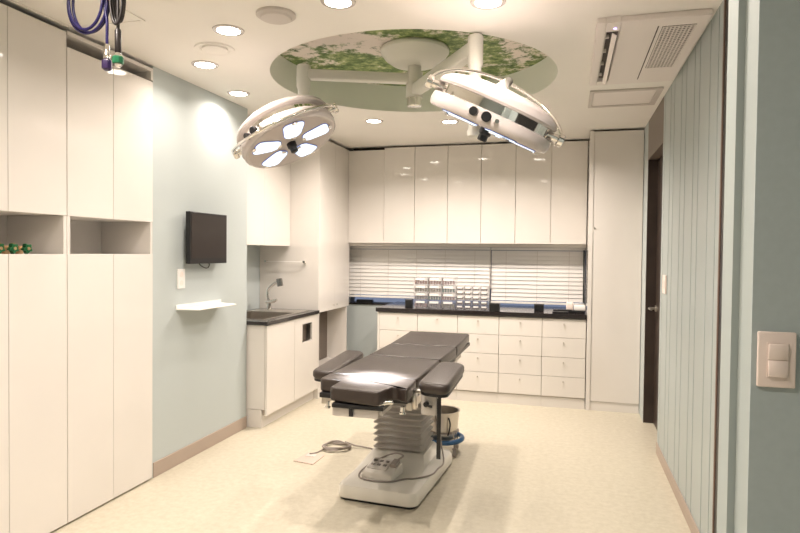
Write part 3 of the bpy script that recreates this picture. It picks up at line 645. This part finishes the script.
def surgical_lamp(center, nrm, axis, yoke_dir, joint, label, knob_ang, front):
    n = Vector(nrm).normalized(); zl = -n; xl = Vector(axis); xl = (xl - zl * xl.dot(zl)).normalized(); yl = zl.cross(xl)
    m = Matrix.Identity(4)
    for i, v in enumerate((xl, yl, zl)):
        for j in range(3): m[j][i] = v[j]
    for i in range(3):
        for j in range(3): m[i][j] *= 1.03
    m.translation = Vector(center)
    t = thing('surgical_lamp', label, 'surgical lamp', mtx=m, group='surgical lamps under the ceiling recess')
    r = .30
    bm = bmesh.new(); lathe(bm, [(.0, -.004), (.262, -.004), (.275, 0)], 64, cap=False); obj('lamp_face', bm, LAMPF, t, 40, True)
    bm = bmesh.new(); lathe(bm, [(.27, -.002), (.288, -.004), (.300, .006), (.305, .03), (.300, .058), (.286, .064), (.262, .064)], 64, cap=False); obj('light_ring', bm, LAMPW, t, 40, True)
    bm = bmesh.new(); lathe(bm, [(.272, .064), (.272, .108)], 64); obj('chrome_band', bm, CHROME, t, 40, True)
    bm = bmesh.new(); lathe(bm, [(.272, .106), (.296, .108), (.300, .118), (.290, .138), (.255, .160), (.18, .182), (.08, .192)], 64); obj('shell', bm, LAMPW, t, 35, True)
    for k in range(5):
        a = R(90 + 72 * k + 54)
        bm = bmesh.new(); P = rrect(0, 0, .058, .083, .036, 0, 6); P = [(x * (1.0 + y * 2.2), y) for x, y in P]
        rot = Matrix.Rotation(a, 4, 'Z') @ Matrix.Translation((.165, 0, 0)) @ Matrix.Rotation(R(-90), 4, 'Z')
        prism(bm, P, -.012, -.0045, bev=.003, seg=2); bmesh.ops.transform(bm, matrix=rot, verts=bm.verts); ln = obj('lens', bm, LENS, t, 40, True)
        bm = bmesh.new(); prism(bm, [(x * 1.08, y * 1.06) for x, y in P], -.009, -.0042, bev=.001, seg=1); bmesh.ops.transform(bm, matrix=rot, verts=bm.verts); obj('lens_bezel', bm, FRINGE, ln, 40, True)
        for s in (.255 - .165, -(.165 - .085)):
            bm = bmesh.new(); box(bm, -.018, .018, s - .010, s + .010, -.020, -.0125, bev=.003); bmesh.ops.transform(bm, matrix=rot, verts=bm.verts); obj('clip', bm, CHROME, ln, 40, True)
    bm = bmesh.new(); lathe(bm, [(.030, -.0045), (.030, -.030), (.023, -.038), (.023, -.062), (.018, -.066)], 24); obj('center_handle', bm, BLACK, t, 40, True)
    # knobs on the ring
    for da, rad, col in ((-.19, .019, BLACK), (.0, .022, BLACK), (.15, .010, CHROME)):
        a = knob_ang + da; d = Vector((math.cos(a), math.sin(a), 0)); p = d * .303 + Vector((0, 0, .035))
        bm = bmesh.new(); cyl(bm, p, p + d * .028, rad, 18); obj('control_knob', bm, col, t, 40, True)
    # pivots at both ends of the x axis and the chrome yoke
    for s in (-1, 1):
        bm = bmesh.new(); cyl(bm, (s * .27, 0, .086), (s * .335, 0, .086), .020, 20); cyl(bm, (s * .322, 0, .086), (s * .352, 0, .086), .032, 20); obj('pivot', bm, CHROME, t, 40, True)
    yd = m.to_3x3().inverted() @ Vector(yoke_dir); yd.x = 0; yd.normalize()
    bm = bmesh.new(); pts = []
    for k in range(41):
        a = math.pi * k / 40; pts.append(Vector((.345 * math.cos(a), 0, .086)) + yd * .345 * math.sin(a))
    tube(bm, pts, .009, 10); obj('yoke', bm, CHROME, t, 60, True)
    # spigot joining the drop tube to the shell
    mi = m.inverted(); pj = mi @ Vector(joint); ps = Vector((0, 0, .18))
    bm = bmesh.new(); tube(bm, [ps, ps + Vector((0, 0, .05)), (ps + pj) / 2 + Vector((0, 0, .03)), pj], .022, 14); obj('spigot', bm, ARMW, t, 60, True)
    l = bpy.data.lights.new('lamp_beam', 'SPOT'); l.energy = LAMP_W * 170; l.spot_size = R(15); l.spot_blend = 1; l.shadow_soft_size = .06; l.color = (.86, .93, 1)
    lo = bpy.data.objects.new('lamp_beam', l); C.objects.link(lo); lo.parent = t
    tgt = Vector((-.96, 3.06, .84)); lp = Vector(center) + n * .13
    wm = Matrix.Translation(lp) @ (tgt - lp).to_track_quat('-Z', 'Y').to_matrix().to_4x4(); lo.matrix_parent_inverse = Matrix.Identity(4); lo.matrix_local = mi @ wm
    return t
surgical_lamp((-1.702, 3.589, 2.185), (.469, -.078, -.88), (.612, .172, .215), (.2, -.95, -.1), (J1[0], J1[1], 2.31), 'large round surgical lamp at left with five lit lenses facing the camera', R(-118), 1)
surgical_lamp((-.390, 3.03, 2.112), (-.435, .105, -.894), (.625, .162, -.225), (-.1, .87, .77), (J2[0], J2[1], 2.30), 'large round surgical lamp at right seen edge-on with two black knobs', R(-97), 0)

# ------------------------------------------------------------------ ceiling fittings
dl = ['recessed downlight front left of the leafy ceiling recess', 'recessed downlight at the top picture edge right of the grey round vent', 'recessed downlight cut by the top edge above the right lamp',
      'recessed downlight beside the round ring vent', 'recessed downlight above the top of the blue wall', 'recessed downlight hidden behind the left surgical lamp',
      'recessed downlight above the corner of the back wall cabinets', 'recessed downlight in front of the middle wall cabinets', 'recessed downlight hidden behind the right surgical lamp']
dl += ['recessed downlight overhead near the entrance on the left', 'recessed downlight overhead in the middle of the entrance area', 'recessed downlight overhead near the entrance on the right', 'recessed downlight overhead outside the entrance']
for (x, y), lb in zip(ring + near + corr_fill, dl):
    t = thing('downlight', lb, 'downlight', (x, y, CZ), 'round ceiling downlights'); mm = Matrix.Translation((x, y, 0))
    bm = bmesh.new(); lathe(bm, [(.062, CZ), (.062, CZ - .006), (.082, CZ - .005), (.084, CZ)], 32, mm, cap=False); obj('trim_ring', bm, LAMPW, t, 40)
    bm = bmesh.new(); lathe(bm, [(.0001, CZ - .0065), (.061, CZ - .0065), (.0615, CZ - .003)], 32, mm, cap=False); obj('diffuser', bm, DLM, t)
t = thing('ceiling_speaker', 'round grey ceiling plate near the top edge', 'ceiling vent', (-1.43, 2.83, CZ)); mm = Matrix.Translation((-1.428, 2.83, 0))
bm = bmesh.new(); lathe(bm, [(.098, CZ), (.098, CZ - .012), (.09, CZ - .018)], 40, mm); obj('rim', bm, GRAYV, t, 40)
bm = bmesh.new(); lathe(bm, [(.080, CZ - .0185), (.074, CZ - .027), (.05, CZ - .03)], 40, mm); obj('disc', bm, GRAYV, t, 40)
t = thing('ceiling_vent', 'round cream ring vent flush in the ceiling left of the recess', 'ceiling vent', (-2.02, 3.22, CZ)); mm = Matrix.Translation((-2.02, 3.225, 0))
bm = bmesh.new(); lathe(bm, [(.115, CZ), (.112, CZ - .008), (.088, CZ - .004), (.086, CZ)], 40, mm, cap=False); obj('rim', bm, CEIL, t, 40)
bm = bmesh.new(); lathe(bm, [(.074, CZ), (.074, CZ - .012), (.06, CZ - .016)], 40, mm); obj('disc', bm, CEIL, t, 40)
# access hatch
t = thing('access_hatch', 'flush square access hatch in the ceiling behind the hanging hoses', 'hatch', (-2.38, 2.6, CZ))
bm = bmesh.new()
for a in ((-2.60, -2.13, 2.735, 2.75), (-2.60, -2.13, 2.30, 2.315), (-2.60, -2.585, 2.315, 2.735), (-2.145, -2.13, 2.315, 2.735)): box(bm, *a, CZ - .006, CZ)
obj('frame', bm, CEIL, t); obj('panel', B(-2.581, -2.149, 2.319, 2.731, CZ - .003, CZ), CEIL, t)
# air conditioner
t = thing('ceiling_air_conditioner', 'white one-way ceiling air conditioner cassette with open louvre and square grille', 'air conditioner', (.38, 3.85, CZ))
z = 2.655
obj('panel', (lambda bm: (box(bm, .124, .172, 3.26, 4.44, z, CZ, bev=.006), box(bm, .240, .655, 3.26, 4.44, z, CZ, bev=.006), box(bm, .172, .240, 3.26, 3.39, z, CZ), box(bm, .172, .240, 4.35, 4.44, z, CZ), bm)[-1])(bmesh.new()), VENTW, t)
obj('outlet_slot', B(.172, .240, 3.39, 4.35, CZ - .006, CZ - .001), VENTD, t)
bm = bmesh.new()
box(bm, .1725, .178, 3.40, 4.34, z + .006, CZ - .007)
for k in range(4): yy = 3.5 + k * .24; box(bm, .176, .195, yy, yy + .02, z + .008, CZ - .007)
obj('deflector', bm, GRAYV, t)
bm = bmesh.new(); prism(bm, [(.209, 3.395), (.236, 3.395), (.236, 4.345), (.209, 4.345)], 0, .004); bmesh.ops.transform(bm, matrix=Matrix.Translation((.215, 0, 2.640)) @ Matrix.Rotation(R(35), 4, 'Y') @ Matrix.Translation((-.222, 0, 0)), verts=bm.verts); obj('louvre', bm, VENTW, t)
bm = bmesh.new(); box(bm, .445, .605, 3.37, 4.09, z - .0015, z - .0002); gr = obj('grille', bm, mat('grille_shadow', (.07, .05, .04), .6), t)
bm = bmesh.new()
for k in range(27): yy = 3.372 + k * .0272; box(bm, .447, .603, yy, yy + .007, z - .006, z - .0016)
for k in range(9): xx = .447 + k * .0187; box(bm, xx, xx + .006, 3.37, 4.09, z - .0055, z - .0017)
obj('grille_bars', bm, VENTW, gr)
bm = bmesh.new(); box(bm, .422, .428, 3.36, 4.34, z - .001, z - .0001); obj('seam', bm, VENTD, t)
bm = bmesh.new(); cyl(bm, (.216, 3.345, z), (.216, 3.345, z - .002), .008, 12); obj('status_light', bm, mat('lit_indicator', (.5, .4, 1), .3, emit=(.5, .4, 1), estr=4), t)
t = thing('ceiling_vent_panel', 'flat rectangular white framed vent panel behind the air conditioner', 'vent', (.39, 4.93, CZ))
bm = bmesh.new()
for a in ((.138, .165, 4.69, 5.19), (.598, .637, 4.69, 5.19), (.165, .598, 4.69, 4.725), (.165, .598, 5.14, 5.19)): box(bm, *a, CZ - .014, CZ, bev=.002, seg=1)
obj('frame', bm, GRAYV, t); obj('panel', B(.170, .592, 4.73, 5.135, CZ - .010, CZ - .001), VENTW, t)

# ------------------------------------------------------------------ light switch on the near wall
t = thing('light_switch', 'pinkish white double rocker light switch on the near blue-grey wall', 'light switch', (.367, 1.25, 1.31))
obj('face_plate', B(.3355, .3975, 1.241, 1.25, 1.263, 1.3635, bev=.0025, seg=2), SWITCH, t, 50)
obj('inset', B(.350, .3845, 1.2395, 1.2412, 1.281, 1.3445), SWITCH, t)
for z0, z1, a in ((1.3135, 1.3425, 6), (1.283, 1.3125, -6)):
    bm = bmesh.new(); box(bm, .3515, .383, -.0035, .001, z0, z1, bev=.001, seg=1); zc = (z0 + z1) / 2
    bmesh.ops.transform(bm, matrix=Matrix.Translation((0, 1.238, zc)) @ Matrix.Rotation(R(a), 4, 'X') @ Matrix.Translation((0, 0, -zc)), verts=bm.verts); obj('rocker', bm, SWITCH, t, 50)
t = thing('wall_plate', 'small cream vertical plate on the grooved right wall panels', 'switch', (XR, 4.71, 1.29))
obj('face_plate', B(XR - .010, XR - .0005, 4.66, 4.80, 1.225, 1.355, bev=.002), SWITCH, t); obj('rocker', B(XR - .014, XR - .0105, 4.70, 4.76, 1.26, 1.32, bev=.001), SWITCH, t)

# ------------------------------------------------------------------ hanging gas hoses
t = thing('violet_gas_hose', 'violet coiled gas hose hanging from the ceiling, metal coupling at its end', 'hose', (-1.95, 2.2, CZ))
bm = bmesh.new()
def loop(cx, cz, rx, rz, y, a0, a1, n=36): return [(cx + rx * math.cos(R(a0 + (a1 - a0) * k / n)), y, cz + rz * math.sin(R(a0 + (a1 - a0) * k / n))) for k in range(n + 1)]
tube(bm, loop(-1.992, 2.55, .100, .130, 2.20, -190, 10), .0062, 10); tube(bm, loop(-1.985, 2.552, .093, .125, 2.212, -190, 15), .0062, 10)
tube(bm, loop(-1.992, 2.552, .085, .120, 2.188, -200, 12), .0062, 10)
tube(bm, smooth_path([(-1.905, 2.2, CZ), (-1.90, 2.2, 2.60), (-1.905, 2.2, 2.53), (-1.893, 2.2, 2.46), (-1.893, 2.2, 2.36)]), .0065, 10)
tube(bm, smooth_path([(-2.09, 2.2, 2.54), (-2.08, 2.2, 2.61), (-2.0, 2.2, 2.66), (-1.92, 2.2, 2.60)]), .0062, 10)
obj('hose', bm, VIOLET, t, 60)
bm = bmesh.new(); lathe(bm, [(.008, 2.365), (.011, 2.35), (.011, 2.33), (.015, 2.325), (.015, 2.305), (.009, 2.30), (.012, 2.298)], 20, Matrix.Translation((-1.893, 2.2, 0))); obj('coupling', bm, CHROME, t, 40)
bm = bmesh.new(); lathe(bm, [(.019, 2.298), (.021, 2.292), (.021, 2.262), (.012, 2.255)], 8, Matrix.Translation((-1.893, 2.2, 0))); obj('collar', bm, VIOLC, t, 20)
bm = bmesh.new(); lathe(bm, [(.014, 2.585), (.014, 2.55)], 16, Matrix.Translation((-1.885, 2.195, 0))); obj('red_tag', bm, RED, t, 20)
t = thing('black_gas_hose', 'black coiled gas hose hanging from the ceiling with a green collar', 'hose', (-1.84, 2.2, CZ))
bm = bmesh.new()
for k in range(3):
    tube(bm, loop(-1.838, 2.56, .030 - .003 * k, .118 - .008 * k, 2.19 + .010 * k, 0, 360)[:-1], .0065, 10, closed=True)
tube(bm, smooth_path([(-1.838, 2.2, CZ), (-1.838, 2.2, 2.55), (-1.838, 2.2, 2.45), (-1.838, 2.2, 2.40)]), .007, 10)
obj('hose', bm, HOSEB, t, 60)
bm = bmesh.new(); lathe(bm, [(.009, 2.425), (.013, 2.418), (.013, 2.33), (.011, 2.325)], 18, Matrix.Translation((-1.838, 2.2, 0))); obj('sleeve', bm, HOSEB, t, 40)
bm = bmesh.new(); lathe(bm, [(.011, 2.325), (.013, 2.318), (.013, 2.305), (.016, 2.30), (.016, 2.272), (.010, 2.265)], 18, Matrix.Translation((-1.838, 2.2, 0))); obj('coupling', bm, CHROME, t, 40)
bm = bmesh.new(); lathe(bm, [(.019, 2.310), (.023, 2.305), (.023, 2.282), (.018, 2.278)], 8, Matrix.Translation((-1.838, 2.2, 0))); obj('collar', bm, GRNC, t, 20)
